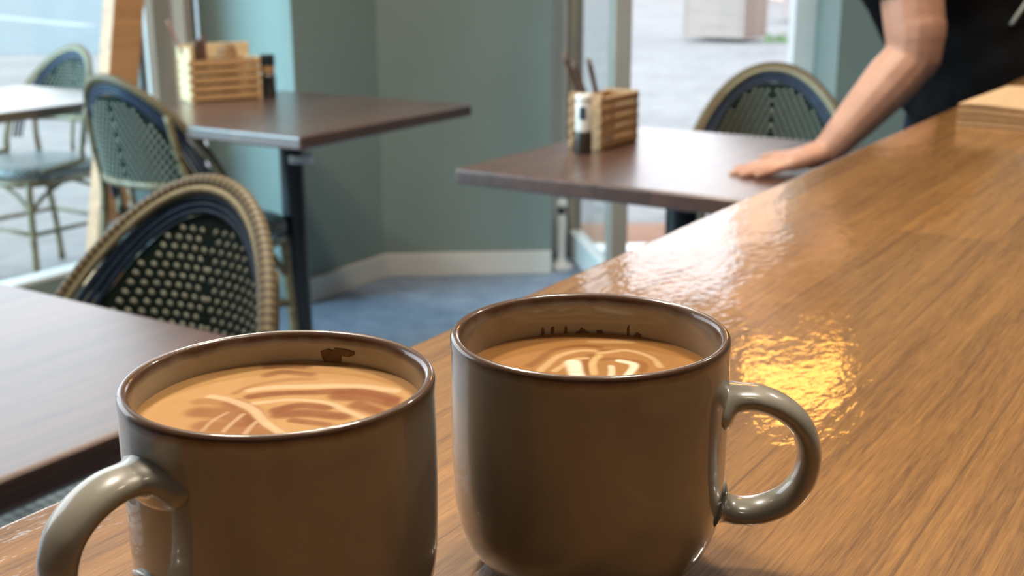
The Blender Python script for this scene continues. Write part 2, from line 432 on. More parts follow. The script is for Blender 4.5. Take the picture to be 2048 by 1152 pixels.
for i in range(240):
    x, y = rnd.gauss(0, .20), rnd.gauss(0, .16); l = .05 + rnd.random() * .09; a = rnd.random() * 6.3
    m.tube([(x, y, 0), (x + .03 * math.cos(a), y + .03 * math.sin(a), l)], [.012, .002], 4)
o = m.build('weed_tuft', M_LEAF, loc=(4.02, 16.6, GZ - 0.03)); tag(o, 'green weeds growing in the paving beside the timber planter', 'weeds', kind='stuff')
# buildings across the street (mirrored in the varnish of the bar)
M_BRICK = None
def brick_mat(name, c1, c2, mortar, sc=1.0):
    n = NT(name); br = n.n('TexBrick', Vector=n.mapping(rot=(PI / 2, 0, 0)), Scale=sc, Mortar_Size=0.012, Brick_Width=0.25, Row_Height=0.08)
    for k, v in (('Color1', c1), ('Color2', c2), ('Mortar', mortar)): br.inputs[k].default_value = (*v, 1)
    n.set(Base_Color=br, Roughness=0.8); return n.m
M_BRICK = brick_mat('orange_brick', (0.62, 0.22, 0.10), (0.75, 0.32, 0.16), (0.6, 0.5, 0.42))
M_RENDER = simple('white_render', (0.86, 0.86, 0.84), 0.8, 0.04, 3)
def house(x0, x1, y, dep, h, mat, label, wins, z0=0.0, trim=M_WHITE):
    t = thing('building', label, 'building', ((x0 + x1) / 2, y + dep / 2, GZ - 0.03), 0)
    w = x1 - x0
    m = MB(); m.box((0, 0, h / 2 + 0.0), (w, dep, h)); m.build('wall', mat, t)
    m = MB(); m.box((0, 0, h + 0.15), (w + 0.4, dep + 0.4, 0.3)); m.build('roof', M_DARKFR, t)
    for (wx, wz, ww, wh) in wins:
        m = MB(); m.box((wx, -dep / 2 - 0.02, wz), (ww + 0.16, 0.10, wh + 0.16)); f = m.build('window', trim, t)
        m = MB(); m.box((wx, -dep / 2 - 0.065, wz), (ww, 0.03, wh)); m.build('pane', M_PANE, f)
M_PANE = simple('dark_pane', (0.10, 0.13, 0.15), 0.1, 0.1, 2)
house(6.9, 9.3, 30.0, 6, 9.6, M_BRICK, 'narrow orange brick building across the street beyond the doorway', [(0, 2.2, 1.0, 1.3), (0, 5.4, 1.0, 1.3), (0, 8.0, 1.0, 1.2)])
house(9.6, 26.0, 31.0, 6, 7.0, M_RENDER, 'pale rendered building to the right of the orange brick building', [(-5, 2, 1.4, 1.4), (-2, 2, 1.4, 1.4), (1, 2, 1.4, 1.4), (4, 2, 1.4, 1.4), (-5, 5, 1.4, 1.2), (-2, 5, 1.4, 1.2), (1, 5, 1.4, 1.2)])
# terracotta mat outside the doorway
m = MB(); m.box((0.60, 4.98, GZ - 0.018), (1.0, 0.46, 0.022)); tag(m.build('doormat', M_TERRA, bevel=0.005), 'terracotta coloured doormat on the paving just outside the doorway', 'doormat')

# ------------------------------------------------------------------ bar
BW = 0.86; BL0, BL1 = -1.35, 3.3
bar = thing('bar_worktop', 'long varnished honey oak bar top running from foreground to the right', 'worktop', (EDGE.x, EDGE.y, CZ - 0.042), AU)
m = MB(); m.box(((BL0 + BL1) / 2, -BW / 2, 0.021), (BL1 - BL0, BW, 0.042)); m.build('board', M_OAK, bar, bevel=0.004)
barb = thing('bar_cabinet', 'panelled bar base standing under the oak worktop', 'counter', (EDGE.x, EDGE.y, 0), AU)
M_BARP = simple('dark_bar_paint', (0.05, 0.065, 0.065), 0.5, 0.05, 5)
m = MB(); m.box(((BL0 + BL1) / 2, -0.30 - 0.25, (CZ - 0.042) / 2), (BL1 - BL0 - 0.1, 0.5, CZ - 0.042)); m.build('body', M_BARP, barb)
for i in range(7):
    x = BL0 + 0.35 + i * 0.64; m = MB(); m.box((x, -0.292, 0.48), (0.56, 0.016, 0.70)); m.build('panel', M_BARP, barb, bevel=0.006)

# ------------------------------------------------------------------ mugs
def glaze():
    n = NT('beige_glaze'); mp = n.mapping(); sep = n.n('SeparateXYZ', Vector=mp)
    ns = n.noise(n.mapping(scale=(1, 1, 0.35)), 60, 4, 0.6); fine = n.noise(mp, 900, 2, 0.6)
    base = n.ramp(ns, [(0.3, (0.300, 0.268, 0.215)), (0.7, (0.345, 0.312, 0.255))])
    sp_ = n.math('GREATER_THAN', fine, 0.73)
    base = n.mix(n.math('MULTIPLY', sp_, 0.35), base, (0.16, 0.10, 0.05))
    z = n.math('ADD', sep.outputs[2], n.math('MULTIPLY', n.math('SUBTRACT', n.noise(n.mapping(scale=(1, 1, .3)), 110, 2), 0.5), 0.0035))
    band = n.ramp(z, [(0.0, (0, 0, 0)), (1.0, (1, 1, 1))])
    mr = n.n('MapRange', Value=z); mr.inputs['From Min'].default_value = 0.0830; mr.inputs['From Max'].default_value = 0.0856
    c = n.mix(mr, base, (0.115, 0.052, 0.024))
    n.set(Base_Color=c, Roughness=0.32, Coat_Weight=1.0, Coat_Roughness=0.035, Normal=n.bump(ns, 0.1, 0.0005)); return n.m
M_GLAZE = glaze()
def handle_glaze():
    n = NT('beige_glaze_handle'); ns = n.noise(n.mapping(), 60, 4)
    n.set(Base_Color=n.ramp(ns, [(0.3, (0.33, 0.295, 0.235)), (0.7, (0.38, 0.34, 0.275))]), Roughness=0.3, Coat_Weight=1.0, Coat_Roughness=0.035); return n.m
M_HGLAZE = handle_glaze()
MH = 0.0872
def seg_d(px, py, a, b):
    ax, ay = a; bx, by = b; dx, dy = bx - ax, by - ay; L = dx * dx + dy * dy
    t = max(0, min(1, ((px - ax) * dx + (py - ay) * dy) / L)) if L else 0
    return math.hypot(px - ax - dx * t, py - ay - dy * t)
def pline(px, py, P): return min(seg_d(px, py, P[i], P[i + 1]) for i in range(len(P) - 1))
def coffee(parent, z, R, base, strokes, k, c0, seed):
    # strokes are in millimetres from the mug's axis; k rescales them to the liquid's level
    S2 = []
    for (P, col, w, amt) in strokes:
        pts = [((c0[0] + x / 1000) * k * 1000 - c0[0] * 1000, (c0[1] + y / 1000) * k * 1000 - c0[1] * 1000) for x, y in P]
        S2.append((catmull([(a, b, 0) for a, b in pts], 4), col, w, amt))
    S2 = [([(p.x, p.y) for p in P], c, w, a) for P, c, w, a in S2]
    from mathutils import noise as mn
    nr, na = 64, 150; vs = [(0, 0, z)]; cols = []
    def col(x, y):
        q = Vector((x * 60 + seed, y * 60, 0)); wx = x * 1000 + mn.noise(q) * 1.6; wy = y * 1000 + mn.noise(q + Vector((9, 9, 9))) * 1.6
        nb = mn.noise(Vector((x * 130, y * 130, seed))) * 0.5 + mn.noise(Vector((x * 420, y * 420, seed))) * 0.35
        c = [b * (1 + 0.10 * nb) for b in base]
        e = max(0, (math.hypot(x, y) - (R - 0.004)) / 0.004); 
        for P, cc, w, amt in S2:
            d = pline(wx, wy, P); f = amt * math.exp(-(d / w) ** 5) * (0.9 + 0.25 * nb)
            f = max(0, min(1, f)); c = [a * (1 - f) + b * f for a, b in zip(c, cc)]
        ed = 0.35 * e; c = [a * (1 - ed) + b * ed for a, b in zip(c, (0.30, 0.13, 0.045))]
        return (*c, 1)
    cols.append(col(0, 0))
    for i in range(1, nr + 1):
        r = R * i / nr
        for j in range(na):
            a = 2 * PI * j / na; x, y = r * math.cos(a), r * math.sin(a)
            zz = z + (0.0008 * ((r / R) ** 24)); vs.append((x, y, zz)); cols.append(col(x, y))
    fs = [(0, 1 + j, 1 + (j + 1) % na) for j in range(na)]
    for i in range(nr - 1):
        for j in range(na):
            a = 1 + i * na; b = a + na; j2 = (j + 1) % na; fs.append((a + j, b + j, b + j2, a + j2))
    me = bpy.data.meshes.new('coffee'); me.from_pydata(vs, [], fs)
    ca = me.color_attributes.new('milk', 'FLOAT_COLOR', 'POINT'); ca.data.foreach_set('color', [x for c in cols for x in c])
    me.polygons.foreach_set('use_smooth', [True] * len(me.polygons)); me.materials.append(M_COFFEE)
    o = bpy.data.objects.new('coffee', me); C.objects.link(o); o.parent = parent; return o
n = NT('coffee_foam'); at = n.n('VertexColor'); at.layer_name = 'milk'
fn = n.noise(n.mapping(), 700, 3); n.set(Base_Color=at, Roughness=0.6, Specular_IOR_Level=0.1, Normal=n.bump(fn, 0.2, 0.0003), Subsurface_Weight=0.0); M_COFFEE = n.m

def make_mug(label, x, y, haz, lift):
    t = thing('coffee_mug', label, 'mug', (x, y, CZ), 0, None)
    prof = [(0.0, 0.003), (0.024, 0.003), (0.0265, 0.0), (0.030, 0.0), (0.0325, 0.0018), (0.0375, 0.0055), (0.0420, 0.0112), (0.0452, 0.0185), (0.0468, 0.0275), (0.0474, 0.040),
            (0.0476, 0.055), (0.0475, 0.070), (0.0473, 0.0800), (0.0475, 0.0840), (0.0474, 0.0860), (0.0464, 0.0871), (0.0452, 0.0870), (0.0442, 0.0860), (0.0437, 0.0840), (0.0435, 0.0800),
            (0.0433, 0.060), (0.0430, 0.035), (0.0410, 0.020), (0.035, 0.009), (0.02, 0.0065), (0.0, 0.006)]
    pp = [(p.x, p.y) for p in catmull([(a, b, 0) for a, b in prof], 4)]
    m = MB(); m.lathe([(max(a, 0.0002), b) for a, b in pp], 96, capb=True, capt=True); m.build('cup_body', M_GLAZE, t, smooth=True)
    # handle: flattened strap whose roots flare into the wall
    hp = [(0.0440, 0.0625), (0.0500, 0.0646), (0.0580, 0.0646), (0.0665, 0.0610), (0.0728, 0.0545), (0.0757, 0.0450), (0.0742, 0.0355), (0.0688, 0.0278), (0.0610, 0.0236), (0.0530, 0.0226), (0.0470, 0.0240), (0.0440, 0.0255)]
    path = catmull([(a, 0, b) for a, b in hp], 6); N = len(path); rr = []
    for i in range(N):
        e = min(i, N - 1 - i) / 6.0; rr.append(0.0041 + 0.0042 * math.exp(-(e / 0.75) ** 2))
    m = MB(); m.tube(path, rr, 20, ref=(0, 1, 0), ra=2.05, rb=1.0)
    h = m.build('handle', M_HGLAZE, t, smooth=True); h.rotation_euler = (0, 0, haz); h.location.z = lift
    return t
BC = (0.225, 0.062, 0.015); WC = (0.68, 0.47, 0.28)
DK = (0.17, 0.055, 0.018)
Lst = [([(-27.6, 7.7), (-22, 7.6), (-15.4, 3.2)], BC, 3.2, .45), ([(-25.4, -.9), (-16.3, -3.1), (-7.2, -9.4)], BC, 4.5, .75), ([(-20.3, -12.2), (-10.5, -15.3), (-2.5, -17.3)], BC, 5, .7),
       ([(-16, 6), (-9, -1), (-5, -9)], BC, 3.5, .7), ([(-17.1, 14.3), (-12.8, 21.2), (-3, 27.1), (5.2, 28.2)], (0.30, 0.13, 0.04), 1.6, .7),
       ([(-12, 25), (-4, 33), (6, 33)], (0.45, 0.22, 0.08), 6, .45), ([(-11.2, 38.5), (-5.3, 39.7), (.8, 39.6)], DK, 2.6, .7), ([(-10.9, 31), (-5.8, 34), (3.8, 32)], DK, 2.2, .65),
       ([(2, 41), (8, 41.5), (14, 40)], DK, 1.6, .5), ([(12, 30), (20, 29), (30, 24)], (0.42, 0.20, 0.07), 2.5, .4),
       ([(-11, 10.5), (-.5, 14.5), (15.5, 16), (28.1, 13), (34.9, 9.2)], BC, 2.6, .95), ([(16, 12), (27.1, 9.1), (34, 5)], BC, 3.8, .95), ([(22.7, 3.9), (29, -1)], BC, 3.5, .9),
       ([(-1.2, -.1), (6.1, 3), (13.4, 1.8)], BC, 2.8, .95), ([(.9, -3.3), (10.3, -3.4), (19.2, -5.6)], BC, 3.2, .95), ([(6, -8), (16, -12)], BC, 1.8, .8), ([(4, -24), (18, -24), (30, -16)], BC, 3.5, .7),
       ([(-25, 12.5), (-18.2, 8.7), (-10.4, 2.1), (-4.9, -5.3), (.7, -14.4), (3.9, -19.3), (6, -32)], WC, 1.7, .9),
       ([(-12.6, 16.6), (-1.9, 20.6), (14.7, 20.9), (33.4, 16.5)], WC, 2.0, .8), ([(-9, 5), (2, 8), (12.9, 6.5), (20.1, -1), (25.4, -6.6)], WC, 1.3, .8),
       ([(-13.1, -17.2), (-11.8, -9.3), (-10.8, -3.2)], WC, .9, .6), ([(-6.6, -19.2), (-5.6, -13.4), (-4.9, -9.4)], WC, .8, .6), ([(-20, -16), (-19, -8), (-16, -2)], WC, .8, .5)]
Rst = [([(-37.2, 34.9), (-24.3, 46), (-6.9, 50), (13.5, 49), (28.3, 44), (41.1, 29.4)], (0.26, 0.10, 0.02), 2.2, .7),
       ([(-19.7, 16.9), (-12.6, 31.5), (-1.4, 38.5), (6.5, 37.4)], (0.24, 0.09, 0.02), 1.8, .85), ([(7.2, 34.3), (19.9, 32), (25.4, 20.7)], (0.24, 0.09, 0.02), 1.5, .8),
       ([(5.4, 22.4), (11.3, 23.8), (19.5, 19.3), (19.4, 9.5)], (0.24, 0.09, 0.02), 1.6, .8), ([(2.8, 26.8), (-.6, 18.1), (-.3, 8.4)], (0.24, 0.09, 0.02), 1.8, .85), ([(-12, 0), (0, -14), (14, -2)], (0.24, 0.09, 0.02), 2.5, .8),
       ([(-16.1, 11.3), (-10.9, 25.5), (-1.8, 32.3), (4.2, 32.8)], (0.62, 0.40, 0.19), 1.5, .8), ([(5.9, 29.8), (16.1, 34.2), (24, 25.1), (25.7, 15)], (0.62, 0.40, 0.19), 1.4, .8),
       ([(-11.4, 11.2), (-5.2, 22.5), (.7, 23.9)], (0.62, 0.40, 0.19), 1.3, .8), ([(5.7, 26.8), (2.2, 18.1), (2.5, 8.3)], (0.66, 0.44, 0.2), 1.5, .8), ([(2.9, 43.8), (18.9, 42.6)], (0.60, 0.37, 0.16), 1.4, .6),
       ([(-4.9, 20.2), (-3.9, 8.2), (-2, 0)], (0.82, 0.74, 0.55), 2.9, .95), ([(12.4, 21.8), (16.4, 17.5), (14.3, 6.6)], (0.82, 0.74, 0.55), 1.7, .9), ([(8.5, 16), (8.5, 4)], (0.78, 0.66, 0.45), 1.2, .8)]
mugL = make_mug('beige glazed mug with swirled caramel and cream foam, handle pointing left', -0.071, 0.3408, math.radians(228), 0.0062)
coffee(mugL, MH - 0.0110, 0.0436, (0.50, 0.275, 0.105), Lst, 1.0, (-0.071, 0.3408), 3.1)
mugR = make_mug('beige glazed mug with heart shaped latte art, handle pointing right', 0.0264, 0.3854, math.radians(-6), 0.0)
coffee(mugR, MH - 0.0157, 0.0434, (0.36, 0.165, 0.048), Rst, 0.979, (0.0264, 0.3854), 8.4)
# coffee marks left on the inner walls
M_STAIN = simple('coffee_residue', (0.12, 0.055, 0.02), 0.5, 0.3, 500)
def wall_mark(parent, items, nm='coffee_stain'):
    for (a0, a1, z0, z1, sd) in items:
        rnd = random.Random(sd); m = MB(); n_ = 9; pts = []
        am, zm = (a0 + a1) / 2, (z0 + z1) / 2
        for i in range(n_):
            a = 2 * PI * i / n_; k = 0.7 + rnd.random() * 0.5; pts.append((am + (a1 - a0) / 2 * k * math.cos(a), zm + (z1 - z0) / 2 * k * math.sin(a)))
        def P(a, z, r): return (r * math.cos(a), r * math.sin(a), z)
        vs = [P(a, z, 0.0431) for a, z in pts] + [P(a, z, 0.0439) for a, z in pts]
        m.add(vs, [tuple(range(n_)), tuple(reversed(range(n_, 2 * n_)))] + [(i, (i + 1) % n_, n_ + (i + 1) % n_, n_ + i) for i in range(n_)])
        m.build(nm, M_STAIN, parent)
A = math.radians
zc = MH - 0.0110
wall_mark(mugL, [(A(72), A(83), zc - .001, zc + .0052, 1), (A(66), A(76), zc + .003, zc + .0062, 2)])
zc = MH - 0.0157
wall_mark(mugR, [(A(104), A(106), zc, zc + .004, 3), (A(109), A(111), zc, zc + .0042, 4), (A(97.5), A(99), zc, zc + .0035, 5), (A(85), A(93), zc, zc + .0016, 6), (A(88), A(92), zc, zc + .0028, 7),
                 (A(79), A(83), zc, zc + .0022, 8), (A(66), A(67.5), zc, zc + .0050, 9), (A(60), A(63.5), zc, zc + .0026, 10)])

# ------------------------------------------------------------------ napkin stack on the bar
nb = Vector((0.560, 1.497, CZ)); na_ = math.atan2(1.434 - 1.497, 0.619 - 0.560) + 0.20
npk = thing('napkin_stack', 'stack of folded brown kraft napkins lying on the bar top', 'napkins', nb, na_)
M_KRAFT = simple('kraft_paper', (0.50, 0.33, 0.18), 0.8, 0.08, 60, 0.15, 300)
M_KRAFT2 = simple('kraft_paper_edges', (0.36, 0.22, 0.115), 0.9, 0.25, 400)
m = MB(); nx = 12
for L_ in range(9):
    z0 = 0.0005 + L_ * 0.00285; j = (L_ * 37 % 5 - 2) * 0.0004
    vs = []; 
    for i in range(nx + 1):
        x = 0.20 * i / nx
        w = 0.0022 * math.sin(x * 42 + 0.5) * (L_ / 8) * math.exp(-x * 6)
        for y in (j, 0.245 + j):
            for z in (z0, z0 + 0.0027): vs.append((x + (0.0006 * (L_ % 2)), y, z + w))
    fs = []
    for i in range(nx):
        b = i * 4; c = b + 4
        fs += [(b, c, c + 1, b + 1), (b + 2, b + 3, c + 3, c + 2), (b, b + 2, c + 2, c), (b + 1, c + 1, c + 3, b + 3)]
    fs += [(0, 1, 3, 2), (nx * 4, nx * 4 + 2, nx * 4 + 3, nx * 4 + 1)]
    m.add(vs, fs)
m.build('napkins', M_KRAFT, npk)

# ------------------------------------------------------------------ tables
def make_table(name, label, loc, rz, w, d, tz=0.74, zoff=0.0, offset=(0, 0), group=None):
    """loc: the near corner; local +X runs along U, local +Y along V"""
    t = thing(name, label, 'table', (loc[0], loc[1], zoff), rz, group)
    m = MB(); m.box((w / 2, d / 2, tz - 0.016), (w, d, 0.032)); m.build('table_top', M_TABLE, t, bevel=0.006)
    cx, cy = w / 2 + offset[0], d / 2 + offset[1]
    m = MB(); m.tube([(cx, cy, 0.03), (cx, cy, tz - 0.045)], 0.033, 20); m.build('pedestal', M_BLACK, t, smooth=True, auto=40)
    m = MB()
    for a in range(4):
        R = Matrix.Rotation(a * PI / 2 + PI / 4, 3, 'Z')
        m.tube([Vector((cx, cy, tz - 0.055)) , Vector((cx, cy, tz - 0.04)) + R @ Vector((0.20, 0, 0))], [0.02, 0.010], 8)
    m.box((cx, cy, tz - 0.038), (0.14, 0.14, 0.010)); m.build('bracket', M_BLACK, t)
    m = MB()
    for a in range(4):
        R = Matrix.Rotation(a * PI / 2 + PI / 4, 3, 'Z')
        m.tube([Vector((cx, cy, 0.055)), Vector((cx, cy, 0.035)) + R @ Vector((0.15, 0, 0)), Vector((cx, cy, 0.014)) + R @ Vector((0.29, 0, 0))], [0.035, 0.022, 0.014], 10)
    m.lathe([(0.001, 0.012), (0.07, 0.012), (0.06, 0.05), (0.036, 0.075)], 24, (cx, cy, 0), capt=True)
    m.build('base', M_BLACK, t, smooth=True, auto=50)
    for a in range(4):
        R = Matrix.Rotation(a * PI / 2 + PI / 4, 3, 'Z'); p = Vector((cx, cy, 0.0)) + R @ Vector((0.285, 0, 0))
        m = MB(); m.lathe([(0.014, 0), (0.016, 0.004), (0.013, 0.012)], 14, p, capt=True); m.build('foot', M_BLACK, t, smooth=True, auto=50)
    return t
tabM = make_table('cafe_table', 'dark wood square table against the green walls holding the paler cutlery caddy', (-0.478, 2.69), math.radians(58), 0.70, 0.70, offset=(0.02, 0.02))
m = MB(); m.tube([(0.37, 0.337, 0.60), (0.37, 0.337, 0.62)], 0.0345, 16, cap=True)
st = m.build('sticker', M_WHITE, tabM, smooth=True, auto=40); st['label'] = 'small white sticker wrapped on the black post'
tabR = make_table('cafe_table', 'dark wood square table in front of the doorway with a hand resting on it', (0.427, 1.929), math.radians(57), 0.70, 0.64)
ncor = Vector((-0.207, 1.171, 0))
tabN = make_table('cafe_table', 'dark wood table nearest the camera at lower left, top pale with window glare', (ncor - U * 0.70)[:2], AU, 0.70, 0.70)
tabF = make_table('cafe_table', 'pale looking table outside behind the glass at the far left', (-1.50 - 0.5446 * .15, 3.55 - 0.8387 * .15), AU, 0.66, 0.62, zoff=GZ - 0.03, offset=(-0.16, 0.10))

# ------------------------------------------------------------------ rattan chairs
def rail_mat():
    n = NT('wrapped_rattan'); a = n.n('Attribute', _attribute_name='along'); s_ = n.n('Attribute', _attribute_name='side')
    f = n.math('FRACT', n.math('DIVIDE', a.outputs['Fac'], 0.0088)); tri = n.math('ABSOLUTE', n.math('SUBTRACT', f, 0.5))
    cream = n.ramp(n.math('MULTIPLY', tri, 2.0), [(0.0, (0.26, 0.21, 0.11)), (0.55, (0.20, 0.155, 0.075)), (0.9, (0.05, 0.035, 0.018))])
    f2 = n.math('FRACT', n.math('DIVIDE', a.outputs['Fac'], 0.0110)); g = n.math('GREATER_THAN', f2, 0.5)
    brown = n.mix(g, (0.165, 0.122, 0.060), (0.065, 0.045, 0.020))
    mr = n.n('MapRange', Value=s_.outputs['Fac']); mr.inputs['From Min'].default_value = -0.2; mr.inputs['From Max'].default_value = 0.1
    n.set(Base_Color=brown, Roughness=0.5); return n.m
M_RAIL = rail_mat()
M_CREAM = simple('cream_cord', (0.30, 0.26, 0.165), 0.5, 0.15, 120, Specular_IOR_Level=0.25)
M_CORD = simple('navy_cord', (0.022, 0.036, 0.065), 0.45, 0.25, 90, Specular_IOR_Level=0.3)
M_BEAD = simple('cream_strand', (0.24, 0.24, 0.19), 0.5, 0.18, 160, Specular_IOR_Level=0.2)
M_WEAVE = simple('dark_green_weave', (0.010, 0.018, 0.014), 0.7, 0.3, 200, 0.3, 400, Specular_IOR_Level=0.1)
def cane():
    n = NT('olive_cane'); mp = n.mapping()
    a = n.n('Attribute', _attribute_name='along'); ns = n.noise(mp, 45, 3)
    c = n.ramp(ns, [(0.3, (0.11, 0.082, 0.036)), (0.7, (0.20, 0.155, 0.078))])
    f = n.math('FRACT', n.math('ADD', n.math('DIVIDE', a.outputs['Fac'], 0.16), 0.35)); ring = n.math('LESS_THAN', n.math('ABSOLUTE', n.math('SUBTRACT', f, 0.5)), 0.03)
    n.set(Base_Color=n.mix(n.math('MULTIPLY', ring, 0.7), c, (0.06, 0.035, 0.015)), Roughness=0.42); return n.m
M_CANE = cane()
def seat_mat():
    n = NT('woven_seat'); v = n.mapping(scale=(90, 90, 90), rot=(0, 0, 0.785)); ck = n.n('TexChecker', Vector=v, Scale=1.0)
    ck.inputs[1].default_value = (0.16, 0.19, 0.19, 1); ck.inputs[2].default_value = (0.015, 0.022, 0.024, 1)
    n.set(Base_Color=ck, Roughness=0.5); return n.m
M_SEAT = seat_mat()

RW, TOPZ, MIDZ = 0.226, 0.853, 0.50
def rail_pt(tau, inset=0.0, dy=0.0):
    a, b = RW - inset, TOPZ - MIDZ - inset
    x = a * math.sin(tau); z = MIDZ + b * math.cos(tau)
    return Vector((x, back_y(x) + dy - 0.06 * max(0, (z - MIDZ)) / 0.36, z))
def back_y(x): return -0.17 + 0.14 * (abs(x) / 0.232) ** 2.4
def surf(x, z): return Vector((x, back_y(x) - 0.06 * max(0, z - MIDZ) / 0.36, z))
def make_chair(label, group):
    t = thing('bistro_chair', label, 'chair', (0, 0, 0), 0, group)
    # frame hoop continuing down and forward to the front of the seat
    path = []
    N_ = 150
    for i in range(N_ + 1):
        tau = math.radians(-96 + 192 * i / N_); path.append(rail_pt(tau))
    e0 = [Vector((-0.226, 0.06, 0.452)), Vector((-0.215, 0.13, 0.44))]; e1 = [Vector((0.226, 0.06, 0.452)), Vector((0.215, 0.13, 0.44))]
    ext0 = catmull([e0[1], e0[0], path[0]], 8)[:-1]; ext1 = catmull([path[-1], e1[0], e1[1]], 8)[1:]
    full = ext0 + path + ext1
    # resample every 3 mm so the wrapping stands out as ribs
    L_ = [0]
    for i in range(1, len(full)): L_.append(L_[-1] + (full[i] - full[i - 1]).length)
    tot = L_[-1]; step = 0.0022; pts = []; j = 0
    for i in range(int(tot / step)):
        s_ = i * step
        while L_[j + 1] < s_: j += 1
        f = (s_ - L_[j]) / (L_[j + 1] - L_[j]); pts.append(full[j].lerp(full[j + 1], f))
    rr = [0.0106 * (1 + 0.045 * math.cos(2 * PI * (i * step) / 0.0055)) for i in range(len(pts))]
    m = MB(); m.tube(pts, rr, 12, ref=(0, 1, 0)); m.build('hoop_frame', M_RAIL, t, smooth=True, attr=True)
    cpts = []
    for i in range(260):
        p = rail_pt(math.radians(-93 + 186 * i / 259), 0.0085, 0.0075); cpts.append(p)
    m = MB(); m.tube(cpts, [0.0060 * (1 + 0.13 * (i % 2)) for i in range(260)], 8, ref=(0, 1, 0)); m.build('edge_cord', M_CREAM, t, smooth=True)
    m = MB()
    for ins, r in ((0.019, 0.0052), (0.028, 0.005), (0.037, 0.0048)):
        m.tube([rail_pt(math.radians(-88 + 176 * i / 60), ins, 0.004) for i in range(61)], r, 8)
    m.build('inner_cord', M_CORD, t, smooth=True)
    # bottom rail of the back, stiles and centre bar
    ZB = 0.585
    def xin(z, ins): 
        b = TOPZ - MIDZ - ins; q = max(0.0, 1 - ((z - MIDZ) / b) ** 2); return (RW - ins) * math.sqrt(q)
    xb = xin(ZB, 0.03)
    m = MB(); m.tube([surf(-xb + 2 * xb * i / 20, ZB) for i in range(21)], 0.011, 10, ref=(0, 1, 0)); m.build('lower_rail', M_CANE, t, smooth=True, attr=True)
    for sx_ in (-1, 1):
        cp_ = [Vector((sx_ * 0.180, -0.200, 0.0)), Vector((sx_ * 0.175, -0.180, 0.22)), Vector((sx_ * 0.170, -0.145, 0.42)), surf(sx_ * 0.165, 0.56) + Vector((0, -0.014, 0)), surf(sx_ * 0.158, 0.66) + Vector((0, -0.014, 0)), surf(sx_ * 0.148, 0.765) + Vector((0, -0.010, 0))]
        p = catmull(cp_, 5)
        m = MB(); m.tube(p, [0.0130 - 0.00018 * i for i in range(len(p))], 10, ref=(0, 1, 0)); m.build('leg', M_CANE, t, smooth=True, attr=True)
    m = MB(); m.tube([surf(0, 0.46 + i * 0.03) for i in range(5)], 0.008, 8, ref=(0, 1, 0)); m.build('centre_bar', M_CANE, t, smooth=True, attr=True)
    # woven back panel: dark sheet with cream strands standing out on both faces
    m = MB(); nx_, nz_ = 28, 26; idx = {}; vs = []; fs = []
    rows = []
    for k in range(nz_ + 1):
        z = ZB + (TOPZ - 0.0432 - ZB) * math.sin(PI / 2 * k / nz_); xw = max(0.012, xin(z, 0.0425))
        rows.append([surf(-xw + 2 * xw * i / nx_, z) for i in range(nx_ + 1)])
    for s_, off in ((0, 0.0035), (1, -0.0035)):
        for r_ in rows:
            for p in r_: vs.append(p + Vector((0, off, 0)))
    n1_ = (nx_ + 1) * (nz_ + 1)
    for k in range(nz_):
        for i in range(nx_):
            a = k * (nx_ + 1) + i; b = a + nx_ + 1
            fs.append((a, a + 1, b + 1, b)); fs.append((n1_ + a, n1_ + b, n1_ + b + 1, n1_ + a + 1))
    m.add(vs, fs); m.build('woven_back', M_WEAVE, t, smooth=True)
    m = MB(); px_, pz_ = 0.0172, 0.0128; k = 0; z = ZB + 0.012
    while z < TOPZ - 0.056:
        xw = xin(z, 0.050); sh = ((-k * 0.36) % 1.0) * px_
        x = sh + px_ * 0.12
        while x < xw:
            for sx_ in (-1, 1):
                p = surf(sx_ * x, z); p2 = surf(sx_ * (x + .001), z); tg = (p2 - p).normalized()
                if sx_ < 0: tg = -tg
                nn = Vector((-tg.y, tg.x, 0)).normalized()
                R = Matrix((tg, nn, Z)).transposed() @ Matrix.Rotation(sx_ * 0.55, 3, 'Y')
                for s2 in (1, -1):
                    m.ball(p + nn * 0.0030 * s2, 0.0051, 6, 4, (0.95, 0.62, 1.08), R)
            x += px_
        z += pz_; k += 1
    m.build('woven_strands', M_BEAD, t, smooth=True)
    # side wings, stile to hoop
    # seat
    sp_ = []
    for i in range(48):
        a = 2 * PI * i / 48; ca, sa = math.cos(a), math.sin(a)
        ex = 0.7; x = 0.218 * math.copysign(abs(ca) ** ex, ca); y = 0.205 * math.copysign(abs(sa) ** ex, sa)
        x *= 1 + 0.06 * (y / 0.2); sp_.append((x, y + 0.02))
    m = MB(); prof = [(0.93, 0.412), (1.0, 0.420), (1.005, 0.435), (0.985, 0.449), (0.93, 0.456), (0.5, 0.453), (0.02, 0.450)]
    vs = [(x * s_, (y - .02) * s_ + .02, z) for s_, z in prof for x, y in sp_]; n_ = 48
    fs = [(i * n_ + k, i * n_ + (k + 1) % n_, (i + 1) * n_ + (k + 1) % n_, (i + 1) * n_ + k) for i in range(len(prof) - 1) for k in range(n_)]
    fs += [tuple(reversed(range(n_))), tuple((len(prof) - 1) * n_ + k for k in range(n_))]
    m.add(vs, fs); m.build('seat', M_SEAT, t, smooth=True, auto=60)
    m = MB(); m.tube([Vector((x * 0.95, (y - .02) * 0.95 + .02, 0.400)) for x, y in sp_], 0.012, 8, closed=True); m.build('seat_ring', M_CANE, t, smooth=True, attr=True)
    for sx_ in (-1, 1):
        m = MB(); m.tube([Vector((sx_ * (0.180 + 0.012 * (1 - z / .41)), 0.165 + 0.018 * (1 - z / .41), z)) for z in [i * 0.041 for i in range(11)]], 0.0125, 10, ref=(0, 1, 0)); m.build('leg', M_CANE, t, smooth=True, attr=True)
